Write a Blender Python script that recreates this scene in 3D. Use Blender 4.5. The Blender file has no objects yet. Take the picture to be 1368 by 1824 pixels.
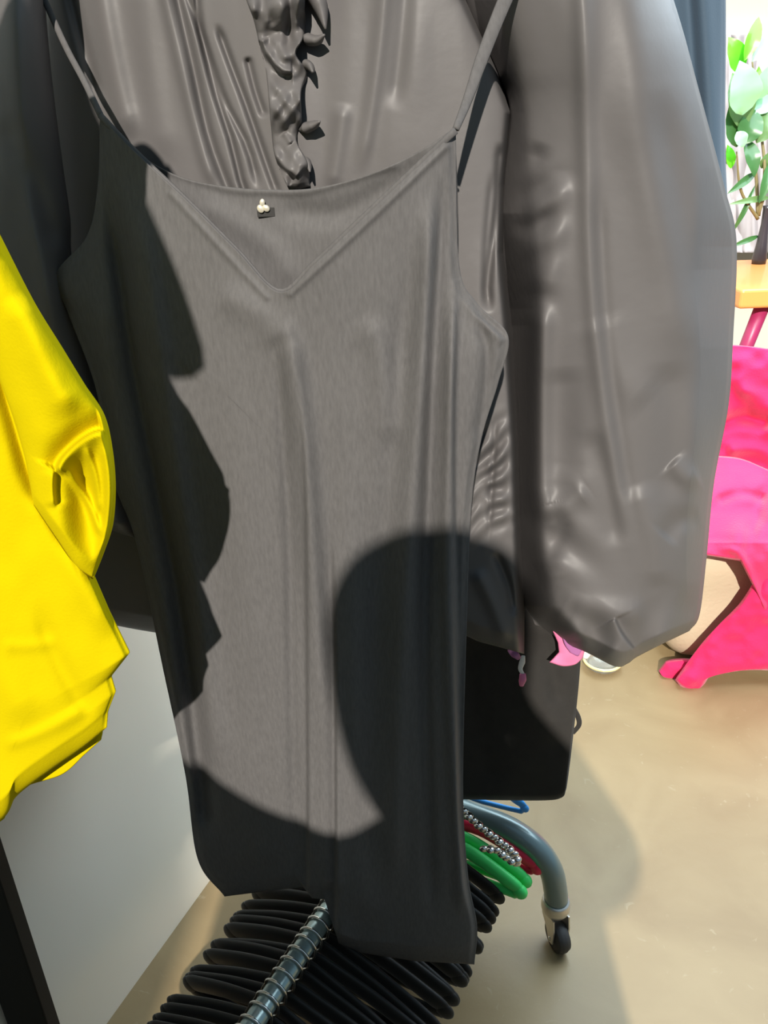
import bpy, bmesh, math, random
import numpy as np
from math import sin, cos, tan, radians, pi, sqrt, atan2
from mathutils import Vector, Matrix
random.seed(7); np.random.seed(7)
S = bpy.context.scene
COL = S.collection

# ------------------------------------------------------------------ camera
F_PX, CX, CY, CAM_H = 1370.0, 684.0, 912.0, 1.45
PITCH, ROLL = radians(24), radians(-2.15)
fwd = np.array([0, cos(PITCH), -sin(PITCH)])
_r0 = np.array([1.0, 0, 0]); _u0 = np.cross(_r0, fwd)
rgt = cos(ROLL)*_r0 + sin(ROLL)*_u0
upv = -sin(ROLL)*_r0 + cos(ROLL)*_u0
C0 = np.array([0, 0, CAM_H])
cd = bpy.data.cameras.new('camera'); cam = bpy.data.objects.new('camera', cd); COL.objects.link(cam)
cd.sensor_fit = 'VERTICAL'; cd.sensor_height = 36; cd.sensor_width = 27
cd.lens = 36*F_PX/1824; cd.clip_start = 0.02
cam.matrix_world = Matrix([[rgt[0], upv[0], -fwd[0], 0], [rgt[1], upv[1], -fwd[1], 0], [rgt[2], upv[2], -fwd[2], CAM_H], [0, 0, 0, 1]])
S.camera = cam

# ------------------------------------------------------------------ light
S.view_settings.view_transform = 'Standard'; S.view_settings.look = 'None'
S.view_settings.exposure = 0.0; S.view_settings.gamma = 1.0; S.view_settings.use_curve_mapping = False
W = bpy.data.worlds.new('daylight'); S.world = W; W.use_nodes = True
bgn = W.node_tree.nodes['Background']; bgn.inputs[0].default_value = (0.52, 0.78, 1.0, 1); bgn.inputs[1].default_value = 0.46
EL, AZ = radians(30), radians(7)
SUN = np.array([sin(AZ)*cos(EL), cos(AZ)*cos(EL), -sin(EL)])
ld = bpy.data.lights.new('sun', 'SUN'); lo = bpy.data.objects.new('sun', ld); COL.objects.link(lo)
ld.energy = 6.0; ld.angle = radians(0.9); ld.color = (1.0, 0.93, 0.83)
lo.rotation_euler = Vector(SUN).to_track_quat('-Z', 'Y').to_euler(); lo.location = (-0.6, -5, 4.5)
al = bpy.data.lights.new('overhead_fill', 'AREA'); ao = bpy.data.objects.new('overhead_fill', al); COL.objects.link(ao)
al.shape = 'RECTANGLE'; al.size = 2.6; al.size_y = 2.8; al.energy = 190; al.color = (0.76, 0.90, 1.0); ao.location = (1.75, 2.45, 2.75)  # added cool fill lamp overhead, brightens the floor; no roof window there

# ------------------------------------------------------------------ helpers
def ray(u, v):
    u = np.asarray(u, float)[..., None]; v = np.asarray(v, float)[..., None]
    return fwd + (u-CX)/F_PX*rgt + (CY-v)/F_PX*upv
def at_y(u, v, Y):
    """the point of the vertical plane y = Y seen in the direction (u, v)"""
    d = ray(u, v); return C0 + d*(np.asarray(Y)/d[..., 1])[..., None]
def at_z(u, v, z=0.0):
    d = ray(u, v); return C0 + d*((z-CAM_H)/d[..., 2])[..., None]
def tilt_plane(yc, slope, xc=-0.12):
    """vertical plane turned about z: Y = yc - slope*(X-xc); returns Y(u, v)"""
    def fn(u, v):
        d = ray(u, v); k = (yc+slope*xc)/(d[..., 1]+slope*d[..., 0]); return k*d[..., 1]
    return fn

def lin(c):
    return tuple(((x/255)/12.92 if x/255 <= 0.04045 else ((x/255+0.055)/1.055)**2.4) for x in c)+(1,)
def tag(o, label=None, cat=None, group=None, kind=None):
    if label: o['label'] = label
    if cat: o['category'] = cat
    if group: o['group'] = group
    if kind: o['kind'] = kind
    return o
def empty(name, loc=(0, 0, 0), rz=0):
    o = bpy.data.objects.new(name, None); COL.objects.link(o); o.location = loc; o.rotation_euler = (0, 0, rz)
    o.empty_display_size = 0.05
    return o
def link(name, me, m, parent=None):
    o = bpy.data.objects.new(name, me); COL.objects.link(o)
    if m is not None and not me.materials: me.materials.append(m)
    if parent is not None:
        o.parent = parent
        if any(abs(c) > 1e-9 for c in parent.location): o.matrix_parent_inverse = Matrix.Translation(-Vector(parent.location))
    return o
def mesh_np(name, V, Fc, smooth=True):
    V = np.ascontiguousarray(V, dtype=np.float32); Fc = np.ascontiguousarray(Fc, dtype=np.int32)
    me = bpy.data.meshes.new(name)
    me.vertices.add(len(V)); me.vertices.foreach_set('co', V.ravel())
    n, k = Fc.shape
    me.loops.add(n*k); me.loops.foreach_set('vertex_index', Fc.ravel())
    me.polygons.add(n); me.polygons.foreach_set('loop_start', np.arange(n, dtype=np.int32)*k)
    me.update(calc_edges=True)
    me.polygons.foreach_set('use_smooth', np.ones(n, dtype=bool) if smooth else np.zeros(n, dtype=bool))
    me.update(); return me

# numpy value noise
_tab = np.random.rand(256, 256)
def vnoise(x, y, seed=0):
    x = np.asarray(x, float)+seed*17.3; y = np.asarray(y, float)+seed*31.7
    xi = np.floor(x).astype(int); yi = np.floor(y).astype(int); fx = x-xi; fy = y-yi
    fx = fx*fx*(3-2*fx); fy = fy*fy*(3-2*fy)
    g = lambda a, b: _tab[a % 256, b % 256]
    return ((g(xi, yi)*(1-fx)+g(xi+1, yi)*fx)*(1-fy)+(g(xi, yi+1)*(1-fx)+g(xi+1, yi+1)*fx)*fy)*2-1

def sample(poly, n, smooth=True):
    """n points along a polyline by arc length (Catmull-Rom when smooth)"""
    P = np.array(poly, float)
    if smooth and len(P) > 2:
        Q = np.vstack([2*P[0]-P[1], P, 2*P[-1]-P[-2]]); out = []
        for i in range(1, len(Q)-2):
            t = np.linspace(0, 1, 16, endpoint=False)[:, None]
            a, b, c, d = Q[i-1], Q[i], Q[i+1], Q[i+2]
            out.append(0.5*((2*b)+(-a+c)*t+(2*a-5*b+4*c-d)*t**2+(-a+3*b-3*c+d)*t**3))
        P = np.vstack(out+[P[-1:]])
    L = np.r_[0, np.cumsum(np.linalg.norm(np.diff(P, axis=0), axis=1))]
    s = np.linspace(0, L[-1], n)
    return np.stack([np.interp(s, L, P[:, k]) for k in range(P.shape[1])], 1)

def seg_dist(U, V, poly):
    """signed distance to a polyline, and the parameter 0..1 along it"""
    P = np.array(poly, float); best = np.full(U.shape, 1e9); sg = np.zeros(U.shape); tt = np.zeros(U.shape)
    L = np.r_[0, np.cumsum(np.linalg.norm(np.diff(P, axis=0), axis=1))]
    for i in range(len(P)-1):
        a, b = P[i], P[i+1]; ab = b-a; l2 = ab@ab
        t = np.clip(((U-a[0])*ab[0]+(V-a[1])*ab[1])/l2, 0, 1)
        dx = U-a[0]-t*ab[0]; dy = V-a[1]-t*ab[1]; d = np.hypot(dx, dy); m = d < best
        best = np.where(m, d, best); sg = np.where(m, np.sign(ab[0]*dy-ab[1]*dx), sg); tt = np.where(m, (L[i]+t*sqrt(l2))/L[-1], tt)
    return best, sg, tt

def relief(U, V, folds):
    H = np.zeros(U.shape)
    for f in folds:
        kind, poly, w, a = f[:4]; pl = sample(poly, 14)
        d, sg, t = seg_dist(U, V, pl)
        e0 = f[4] if len(f) > 4 else 0.18
        taper = np.clip(t/max(e0, 1e-3), 0, 1)*np.clip((1-t)/max(f[5] if len(f) > 5 else 0.18, 1e-3), 0, 1)
        taper = taper*taper*(3-2*taper) if kind != 'full' else 1
        if kind in ('r', 'full'): H += a*np.exp(-(d/w)**2)*taper
        elif kind == 'v': H += a*np.exp(-(d/w))*taper                      # sharp crease
        elif kind == 's':                                                  # overlap step: the + side stands proud
            H += a*np.tanh(sg*d/3.0)*np.exp(-(d/w)**2)*taper
    return H

def cloth(name, top, bottom, left, right, plane, mat, parent=None, nu=160, nv=260, bulge=0.02, back=0.02,
          edge=0.0015, folds=(), noise=(), pw=0.5, extra=None, sm=(True, True, True, True)):
    """A closed, thick cloth volume. The four boundary curves bound its outline; plane gives its depth."""
    T = sample(top, nu, sm[0]); B = sample(bottom, nu, sm[1]); Lf = sample(left, nv, sm[2]); R = sample(right, nv, sm[3])
    s = np.linspace(0, 1, nu)[None, :, None]; t = np.linspace(0, 1, nv)[:, None, None]
    G = ((1-t)*T[None]+t*B[None]+(1-s)*Lf[:, None]+s*R[:, None]
         - ((1-s)*(1-t)*T[0]+s*(1-t)*T[-1]+(1-s)*t*B[0]+s*t*B[-1]))
    U, Vv = G[..., 0], G[..., 1]
    s2 = s[..., 0]; t2 = t[..., 0]
    prof = np.clip(1-(2*s2-1)**2, 0, 1)**pw + 0*t2
    close = np.clip(np.minimum(1, (1-t2)/0.02), 0, 1)**0.5
    Y = plane(U, Vv)
    h = bulge*prof*close + relief(U, Vv, folds)
    for (fx, fy, amp, sd) in noise: h = h+amp*vnoise(U/fx, Vv/fy, sd)
    ex = extra(U, Vv, s2+0*t2, t2+0*s2) if extra is not None else 0*U
    ew = np.clip(np.minimum(s2, 1-s2)/0.02, 0.15, 1)
    front = at_y(U, Vv, Y-h*ew-ex-edge)
    mid = at_y(U, Vv, Y); bk = mid.copy(); bk[..., 1] += back*prof*close+edge+np.clip(-ex, 0, None)
    n = nu*nv; idx = np.arange(n).reshape(nv, nu)
    q = lambda I: np.stack([I[:-1, :-1], I[1:, :-1], I[1:, 1:], I[:-1, 1:]], -1).reshape(-1, 4)
    Ff = q(idx)
    Fb = q(idx)[:, ::-1]+n
    ring = np.r_[idx[0, :], idx[1:, -1], idx[-1, -2::-1], idx[-2:0:-1, 0]]
    r2 = np.roll(ring, -1)
    Fr = np.stack([ring, r2, r2+n, ring+n], -1)
    me = mesh_np(name, np.vstack([front.reshape(-1, 3), bk.reshape(-1, 3)]), np.vstack([Ff, Fb, Fr]))
    return link(name, me, mat, parent)

def tube_mesh(name, pts, r, seg=12, ry=None, up=(0, 0, 1), caps=True, smooth_path=True, n=None, closed=False):
    P = sample(pts, n or max(8, len(pts)*6), smooth_path)
    R = np.interp(np.linspace(0, 1, len(P)), np.linspace(0, 1, len(r)), r) if hasattr(r, '__len__') else np.full(len(P), r)
    RY = R if ry is None else (np.interp(np.linspace(0, 1, len(P)), np.linspace(0, 1, len(ry)), ry) if hasattr(ry, '__len__') else np.full(len(P), ry))
    V = []; a = np.linspace(0, 2*pi, seg, endpoint=False); up = np.array(up, float)
    for i in range(len(P)):
        if closed: tg = P[(i+1) % len(P)]-P[i-1]
        else: tg = P[min(i+1, len(P)-1)]-P[max(i-1, 0)]
        tg = tg/np.linalg.norm(tg)
        x = np.cross(tg, up)
        if np.linalg.norm(x) < 1e-3: x = np.cross(tg, [1, 0.01, 0])
        x /= np.linalg.norm(x); y = np.cross(x, tg)
        V.append(P[i]+np.cos(a)[:, None]*x*R[i]+np.sin(a)[:, None]*y*RY[i])
    V = np.vstack(V); m = len(P); Fc = []
    for i in range(m if closed else m-1):
        for j in range(seg):
            k = (j+1) % seg; i2 = (i+1) % m
            Fc.append((i*seg+j, i*seg+k, i2*seg+k, i2*seg+j))
    if caps and not closed:
        c0, c1 = len(V), len(V)+1; V = np.vstack([V, P[:1], P[-1:]])
        for j in range(0, seg, 1):
            k = (j+1) % seg
            Fc.append((c0, k, j, c0)); Fc.append((c1, (m-1)*seg+j, (m-1)*seg+k, c1))
    me = bpy.data.meshes.new(name)
    me.from_pydata([tuple(v) for v in V], [], [tuple(dict.fromkeys(f)) for f in Fc]); me.update()
    for p in me.polygons: p.use_smooth = True
    return me
def tube(name, pts, r, mat, parent=None, **k): return link(name, tube_mesh(name, pts, r, **k), mat, parent)

def box_mesh(name, c, size, rz=0, bev=0.0, seg=2):
    bm = bmesh.new(); bmesh.ops.create_cube(bm, size=1)
    bmesh.ops.scale(bm, vec=size, verts=bm.verts)
    if bev: bmesh.ops.bevel(bm, geom=bm.edges[:], offset=bev, segments=seg, affect='EDGES', profile=0.5)
    bmesh.ops.rotate(bm, cent=(0, 0, 0), matrix=Matrix.Rotation(rz, 3, 'Z'), verts=bm.verts)
    bmesh.ops.translate(bm, vec=c, verts=bm.verts)
    me = bpy.data.meshes.new(name); bm.to_mesh(me); bm.free(); return me
def box(name, c, size, mat, parent=None, **k): return link(name, box_mesh(name, c, size, **k), mat, parent)

# ------------------------------------------------------------------ materials
def mat(name, col, rough=0.6, metal=0, sheen=0, sheen_rough=0.4, spec=0.5, bump=0, bscale=200, stretch=(1, 1, 1), var=0, vscale=6, trans=0, coat=0, aniso=0, subs=0, bdist=0.001):
    m = bpy.data.materials.new(name); m.use_nodes = True; nt = m.node_tree; b = nt.nodes['Principled BSDF']
    b.inputs['Base Color'].default_value = col; b.inputs['Roughness'].default_value = rough; b.inputs['Metallic'].default_value = metal
    b.inputs['Specular IOR Level'].default_value = spec; b.inputs['Sheen Weight'].default_value = sheen; b.inputs['Sheen Roughness'].default_value = sheen_rough
    b.inputs['Transmission Weight'].default_value = trans; b.inputs['Coat Weight'].default_value = coat
    tc = nt.nodes.new('ShaderNodeTexCoord'); mp = nt.nodes.new('ShaderNodeMapping'); mp.inputs['Scale'].default_value = stretch
    nt.links.new(tc.outputs['Object'], mp.inputs['Vector'])
    if var:
        n = nt.nodes.new('ShaderNodeTexNoise'); n.inputs['Scale'].default_value = vscale; n.inputs['Detail'].default_value = 5
        nt.links.new(mp.outputs[0], n.inputs['Vector'])
        mx = nt.nodes.new('ShaderNodeMix'); mx.data_type = 'RGBA'
        mx.inputs['A'].default_value = tuple(max(0, c*(1-var)) for c in col[:3])+(1,); mx.inputs['B'].default_value = tuple(min(1, c*(1+var)) for c in col[:3])+(1,)
        nt.links.new(n.outputs['Fac'], mx.inputs['Factor']); nt.links.new(mx.outputs['Result'], b.inputs['Base Color'])
    if bump:
        n = nt.nodes.new('ShaderNodeTexNoise'); n.inputs['Scale'].default_value = bscale; n.inputs['Detail'].default_value = 3
        nt.links.new(mp.outputs[0], n.inputs['Vector'])
        bp = nt.nodes.new('ShaderNodeBump'); bp.inputs['Strength'].default_value = bump; bp.inputs['Distance'].default_value = bdist
        nt.links.new(n.outputs['Fac'], bp.inputs['Height']); nt.links.new(bp.outputs[0], b.inputs['Normal'])
    return m
M = {}
M['slip'] = mat('slip_satin_jersey', (0.110, 0.106, 0.106, 1), rough=0.6, sheen=0.0, spec=0.14, var=0.25, vscale=300, bump=0.25, bscale=900, stretch=(1, 1, 0.25), bdist=0.0006)
M['nylon'] = mat('black_nylon', (0.118, 0.111, 0.110, 1), rough=0.5, spec=0.35, bump=0.15, bscale=60, bdist=0.002)
M['nylon_sleeve'] = M['nylon']
M['navy'] = mat('navy_wool', (0.060, 0.095, 0.135, 1), rough=0.75, sheen=0.25, spec=0.3, bump=0.2, bscale=500)
M['black_denim'] = mat('black_denim', (0.030, 0.028, 0.026, 1), rough=0.85, sheen=0.1, spec=0.2, bump=0.5, bscale=700, var=0.2, vscale=40)
M['yellow'] = mat('yellow_jersey', (0.58, 0.465, 0.001, 1), rough=0.9, sheen=0.0, spec=0.04, bump=0.3, bscale=350, var=0.05, vscale=18)
M['yellow_seam'] = mat('yellow_seam', (0.62, 0.52, 0.05, 1), rough=0.8, bump=0.3, bscale=500)
M['pink'] = mat('hot_pink_fleece', (0.62, 0.020, 0.105, 1), rough=0.85, sheen=0.3, spec=0.2, bump=0.5, bscale=160, bdist=0.003)
M['pink_light'] = mat('bright_pink_cotton', (0.70, 0.034, 0.125, 1), rough=0.8, sheen=0.3, spec=0.2, bump=0.5, bscale=160, bdist=0.003)
M['cream'] = mat('cream_upholstery', (0.46, 0.38, 0.265, 1), rough=0.8, bump=0.5, bscale=90, bdist=0.003, var=0.05)
M['metal_paint'] = mat('grey_green_metal_paint', (0.16, 0.22, 0.225, 1), rough=0.3, metal=0.35, spec=0.6, coat=0.2)
M['rail_metal'] = mat('pale_green_grey_metal', (0.33, 0.42, 0.41, 1), rough=0.25, metal=0.55, spec=0.6)
M['chrome'] = mat('chrome', (0.72, 0.70, 0.66, 1), rough=0.18, metal=1)
M['castermetal'] = mat('zinc', (0.62, 0.58, 0.52, 1), rough=0.35, metal=0.8)
M['rubber'] = mat('black_rubber', (0.035, 0.032, 0.030, 1), rough=0.6)
M['hanger'] = mat('black_velvet_hanger', (0.016, 0.014, 0.012, 1), rough=0.55, sheen=0.15, spec=0.4)
M['h_green'] = mat('green_plastic', (0.06, 0.72, 0.16, 1), rough=0.45)
M['h_red'] = mat('red_plastic', (0.80, 0.015, 0.07, 1), rough=0.45)
M['h_blue'] = mat('blue_plastic', (0.03, 0.25, 0.62, 1), rough=0.45)
M['black_paint'] = mat('black_board', (0.010, 0.009, 0.007, 1), rough=0.6, spec=0.3)
M['orange'] = mat('orange_laminate', (0.80, 0.28, 0.07, 1), rough=0.4, coat=0.2)
M['magenta'] = mat('magenta_paint', (0.30, 0.018, 0.085, 1), rough=0.4)
M['label_black'] = mat('black_label', (0.012, 0.011, 0.010, 1), rough=0.6)
M['pale_metal'] = mat('pale_gold_metal', (0.95, 0.88, 0.72, 1), rough=0.25, metal=0.6)
M['ribbon_pink'] = mat('pink_ribbon', (0.78, 0.20, 0.38, 1), rough=0.5)
M['ribbon_lilac'] = mat('lilac_ribbon', (0.40, 0.14, 0.34, 1), rough=0.5)
M['white_paper'] = mat('white_paper', (0.82, 0.80, 0.77, 1), rough=0.6)
M['rimyellow'] = mat('pale_yellow_glass_rim', (0.80, 0.66, 0.30, 1), rough=0.15, coat=0.5)
M['glass'] = mat('clear_glass', (0.95, 0.96, 0.92, 1), rough=0.05, trans=0.9)
M['vase'] = mat('black_glaze', (0.03, 0.025, 0.03, 1), rough=0.3)
M['skin'] = mat('skin', (0.62, 0.38, 0.27, 1), rough=0.55)
M['hair'] = mat('brown_hair', (0.06, 0.035, 0.02, 1), rough=0.6, bump=0.5, bscale=80, stretch=(1, 1, 0.1))
M['coat'] = mat('dark_coat', (0.03, 0.03, 0.035, 1), rough=0.85)
M['trouser'] = mat('dark_jeans', (0.03, 0.04, 0.07, 1), rough=0.85)
M['stem'] = mat('plant_stem', (0.16, 0.13, 0.05, 1), rough=0.7)
def leaf_mat(name, c):
    m = bpy.data.materials.new(name); m.use_nodes = True; nt = m.node_tree; b = nt.nodes['Principled BSDF']
    b.inputs['Base Color'].default_value = c; b.inputs['Roughness'].default_value = 0.28; b.inputs['Coat Weight'].default_value = 0.3
    tr = nt.nodes.new('ShaderNodeBsdfTranslucent'); tr.inputs[0].default_value = (c[0]*1.1, min(1, c[1]*1.6), c[2]*0.4, 1)
    mx = nt.nodes.new('ShaderNodeMixShader'); mx.inputs[0].default_value = 0.35
    nt.links.new(b.outputs[0], mx.inputs[1]); nt.links.new(tr.outputs[0], mx.inputs[2]); nt.links.new(mx.outputs[0], nt.nodes['Material Output'].inputs[0])
    return m
M['leaf_bright'] = leaf_mat('bright_leaf', (0.16, 0.62, 0.03, 1)); M['leaf_mint'] = leaf_mat('mint_leaf', (0.36, 0.60, 0.42, 1))
M['leaf_dark'] = leaf_mat('dark_leaf', (0.06, 0.17, 0.05, 1)); M['leaf_sage'] = leaf_mat('sage_leaf', (0.15, 0.27, 0.10, 1))

# floor: polished concrete
def floor_mat():
    m = bpy.data.materials.new('polished_concrete'); m.use_nodes = True; nt = m.node_tree; b = nt.nodes['Principled BSDF']
    tc = nt.nodes.new('ShaderNodeTexCoord')
    def noise(sc, det, dist=0):
        n = nt.nodes.new('ShaderNodeTexNoise'); n.inputs['Scale'].default_value = sc; n.inputs['Detail'].default_value = det; n.inputs['Distortion'].default_value = dist
        nt.links.new(tc.outputs['Object'], n.inputs['Vector']); return n
    n1 = noise(3.2, 6, 1.5)
    r = nt.nodes.new('ShaderNodeValToRGB'); r.color_ramp.elements[0].position = 0.3; r.color_ramp.elements[1].position = 0.72
    r.color_ramp.elements[0].color = (0.226, 0.160, 0.080, 1); r.color_ramp.elements[1].color = (0.284, 0.212, 0.112, 1)
    nt.links.new(n1.outputs['Fac'], r.inputs[0])
    n2 = noise(16, 3, 2.5); r2 = nt.nodes.new('ShaderNodeValToRGB'); r2.color_ramp.elements[0].position = 0.66; r2.color_ramp.elements[1].position = 0.76
    nt.links.new(n2.outputs['Fac'], r2.inputs[0])
    mx = nt.nodes.new('ShaderNodeMix'); mx.data_type = 'RGBA'; mx.inputs['B'].default_value = (0.36, 0.30, 0.19, 1)
    ml = nt.nodes.new('ShaderNodeMath'); ml.operation = 'MULTIPLY'; ml.inputs[1].default_value = 0.5
    nt.links.new(r2.outputs[0], ml.inputs[0]); nt.links.new(ml.outputs[0], mx.inputs['Factor']); nt.links.new(r.outputs[0], mx.inputs['A'])
    nt.links.new(mx.outputs['Result'], b.inputs['Base Color']); b.inputs['Roughness'].default_value = 0.42; b.inputs['Specular IOR Level'].default_value = 0.35
    bp = nt.nodes.new('ShaderNodeBump'); bp.inputs['Strength'].default_value = 0.12; bp.inputs['Distance'].default_value = 0.004
    nt.links.new(noise(40, 3).outputs['Fac'], bp.inputs['Height']); nt.links.new(bp.outputs[0], b.inputs['Normal'])
    return m
M['floor'] = floor_mat()
M['wall'] = mat('white_gloss_panel', (0.93, 0.86, 0.72, 1), rough=0.35, spec=0.4, bump=0.3, bscale=3, bdist=0.01)
M['wall_back'] = mat('warm_white_plaster', (0.44, 0.415, 0.36, 1), rough=0.8, bump=0.2, bscale=40)
M['curtain'] = mat('pale_curtain', (0.36, 0.33, 0.34, 1), rough=0.85, bump=0.2, bscale=60)
M['wall_grey'] = mat('grey_plaster', (0.30, 0.29, 0.27, 1), rough=0.9, bump=0.2, bscale=40)
M['trimwhite'] = mat('white_gloss_trim', (0.70, 0.70, 0.70, 1), rough=0.4)

# ------------------------------------------------------------------ the room
wl0 = np.array([-0.558, 0.938]); wl1 = np.array([-0.418, 1.265]); wd = (wl1-wl0)/np.linalg.norm(wl1-wl0); wn = np.array([wd[1], -wd[0]])
rz_wall = atan2(wd[1], wd[0])
tag(box('floor', (0.6, 2.3, -0.05), (7.6, 8.2, 0.1), M['floor']), kind='structure')
a_ = wl0-wd*3.2; b_ = wl0+wd*5.1; c_ = (a_+b_)/2-wn*0.05
tag(box('wall_left', (c_[0], c_[1], 1.4), (np.linalg.norm(b_-a_), 0.1, 2.8), M['wall'], rz=rz_wall), kind='structure')
tag(box('wall_back', (2.6, 5.25, 1.4), (4.4, 0.1, 2.8), M['wall_back']), kind='structure')
# unseen wall added behind the camera; its opening limits where sun and sky reach
def wall_hole(name, y, x0, x1, z1, hx0, hx1, hz0, hz1, m):
    bm = bmesh.new()
    for (a, b, c, d) in ((x0, hx0, 0, z1), (hx1, x1, 0, z1), (hx0, hx1, 0, hz0), (hx0, hx1, hz1, z1)):
        vs = [bm.verts.new((x, yy, z)) for yy in (y-0.1, y+0.1) for x, z in ((a, c), (b, c), (b, d), (a, d))]
        for f in ((0, 1, 2, 3), (7, 6, 5, 4), (0, 4, 5, 1), (1, 5, 6, 2), (2, 6, 7, 3), (3, 7, 4, 0)): bm.faces.new([vs[i] for i in f])
    bmesh.ops.recalc_face_normals(bm, faces=bm.faces); me = bpy.data.meshes.new(name); bm.to_mesh(me); bm.free()
    return tag(link(name, me, m), kind='structure')
wall_hole('wall_sun_mask', -2.2, -2.6, 4.6, 4.4, -0.86, 3.6, 1.62, 4.1, M['wall_grey'])
pz = at_y(1330, 52, 5.1)[2]
tag(box('trim_1', (2.6, 5.17, pz), (4.4, 0.06, 0.09), M['trimwhite'], bev=0.01), kind='structure')

# black board leaning by the wall, bottom left
bd = empty('display_board', (-0.585, 0.79, 0)); tag(bd, 'black upright board standing on the floor against the white wall below the yellow garment', 'board')
box('panel', (-0.582, 0.789, 0.365), (0.062, 0.03, 0.70), M['black_paint'], bd, bev=0.002)
box('foot', (-0.582, 0.789, 0.0075), (0.066, 0.16, 0.015), M['black_paint'], bd, bev=0.003)

# ------------------------------------------------------------------ the clothes rack
RB = np.array([-0.223, 0.736]); RD = np.array([0.484, 0.875]); RW = np.array([0.875, -0.484]); ZR = 0.30; ZT = 2.10
def rp(k, m=0.0, z=ZR): p = RB+RD*k+RW*m; return np.array([p[0], p[1], z])
KE = 0.556; KN = -1.05
rack = empty('clothes_rack', tuple(rp(KE, 0, 0))); tag(rack, 'grey-green tubular metal clothes rack on caster wheels', 'clothes rack')
tube('lower_rail', [rp(KN), rp(KE+0.045)], 0.0165, M['rail_metal'], rack, seg=20, smooth_path=False)
tube('top_rail', [rp(KN-0.05, 0, ZT), rp(KE+0.05, 0, ZT)], 0.0165, M['rail_metal'], rack, seg=20, smooth_path=False)
for k in (KE, KN):
    tube('upright', [rp(k, 0, 0.28), rp(k, 0, ZT+0.02)], 0.017, M['metal_paint'], rack, seg=20, smooth_path=False)
    z = 0.262
    pts = []
    for sgn in (-1, 1):
        side = [rp(k, sgn*0.0, z), rp(k, sgn*0.12, z), rp(k, sgn*0.20, z-0.004), rp(k, sgn*0.255, z-0.026), rp(k, sgn*0.288, z-0.068), rp(k, sgn*0.302, z-0.125), rp(k, sgn*0.304, 0.102)]
        pts = side[::-1]+pts if sgn < 0 else pts+side[1:]
    tube('foot_tube', pts, 0.0235, M['metal_paint'], rack, seg=24, n=80)
    for sgn in (-1, 1):
        c = rp(k, sgn*0.304, 0)
        cs = tube('caster', [c+[0, 0, 0.118], c+[0, 0, 0.112], c+[0, 0, 0.088], c+[0, 0, 0.084]], [0.0262, 0.0285, 0.0285, 0.022], M['castermetal'], rack, seg=24, smooth_path=False, n=8)
        cs['label'] = 'zinc caster socket with fork and dark wheel'
        wdir = np.array([0.30, -0.95, 0]); ax = np.array([0.95, 0.30, 0]); wc = c+wdir*0.016+[0, 0, 0.0335]
        fk = bmesh.new()
        for sd in (-1, 1):
            vs = []
            prof = [(-0.020, 0.088), (0.024, 0.088), (0.028, 0.060), (0.026, 0.026), (0.012, 0.022), (0.002, 0.045), (-0.018, 0.070)]
            for th in (0, 0.003):
                for (a, zz) in prof: vs.append(fk.verts.new(tuple(c+wdir*a+ax*sd*(0.0155+th)+[0, 0, zz])))
            n = len(prof); fk.faces.new(vs[:n]); fk.faces.new(vs[n:][::-1])
            for i in range(n): fk.faces.new((vs[i], vs[(i+1) % n], vs[n+(i+1) % n], vs[n+i]))
        bmesh.ops.recalc_face_normals(fk, faces=fk.faces)
        me = bpy.data.meshes.new('fork'); fk.to_mesh(me); fk.free(); link('fork', me, M['castermetal'], cs)
        tube('wheel', [wc-ax*0.0125, wc-ax*0.0105, wc+ax*0.0105, wc+ax*0.0125], [0.030, 0.0335, 0.0335, 0.030], M['rubber'], cs, seg=32, smooth_path=False, n=10)
        tube('axle', [wc-ax*0.020, wc+ax*0.020], 0.004, M['chrome'], cs, seg=12, smooth_path=False)

# ------------------------------------------------------------------ hangers
def hanger_body(hw=0.21, drop=0.14, th=0.0062, tall=0.018, shape='flat'):
    pts = [(-hw, 0, -drop), (-hw*0.93, 0, -drop+0.012), (-hw*0.55, 0, -drop+0.052), (-0.045, 0, -0.062), (0, 0, -0.05), (0.045, 0, -0.062), (hw*0.55, 0, -drop+0.052), (hw*0.93, 0, -drop+0.012), (hw, 0, -drop)]
    bar = [(hw, 0, -drop), (hw*0.93, 0, -drop-0.012), (0, 0, -drop-0.014), (-hw*0.93, 0, -drop-0.012), (-hw, 0, -drop)]
    e = [0.72, 1]+[1]*24+[1, 0.72]; a = tube_mesh('a', pts, [tall*q for q in e], seg=12, ry=[th*q for q in e], up=(0, 1, 0), n=44); b = tube_mesh('b', bar, tall*0.62, seg=8, ry=th*0.8, up=(0, 1, 0), n=20)
    bm = bmesh.new(); bm.from_mesh(a); bm.from_mesh(b); me = bpy.data.meshes.new('hanger_body')
    for sg in (-1, 1):
        nv0 = bmesh.ops.create_uvsphere(bm, u_segments=14, v_segments=10, radius=1)['verts']
        bmesh.ops.scale(bm, vec=(tall*0.95, th*1.12, tall*1.02), verts=nv0); bmesh.ops.translate(bm, vec=(sg*(hw-0.002), 0, -drop-0.001), verts=nv0)
    me = me; bm.to_mesh(me); bm.free()
    for p in me.polygons: p.use_smooth = True
    bpy.data.meshes.remove(a); bpy.data.meshes.remove(b); return me
def hook_mesh(r=0.0023, R=0.0198):
    pts = [(0, 0, -0.05), (0, 0, -0.036), (R*0.75, 0, -0.021)]+[(R*1.02*cos(a), 0, R*1.02*sin(a)) for a in (-0.4, 0.2, 0.8, 1.4, 2.0, 2.6, 3.1)]+[(-R*1.35, 0, -0.012), (-R*1.6, 0, -0.024)]
    return tube_mesh('hook', pts, r, seg=8, up=(0, 1, 0), n=34)
hb, hk = hanger_body(), hook_mesh()
hb.materials.append(M['hanger']); hk.materials.append(M['chrome'])
RZ = atan2(RW[1], RW[0])
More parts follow.
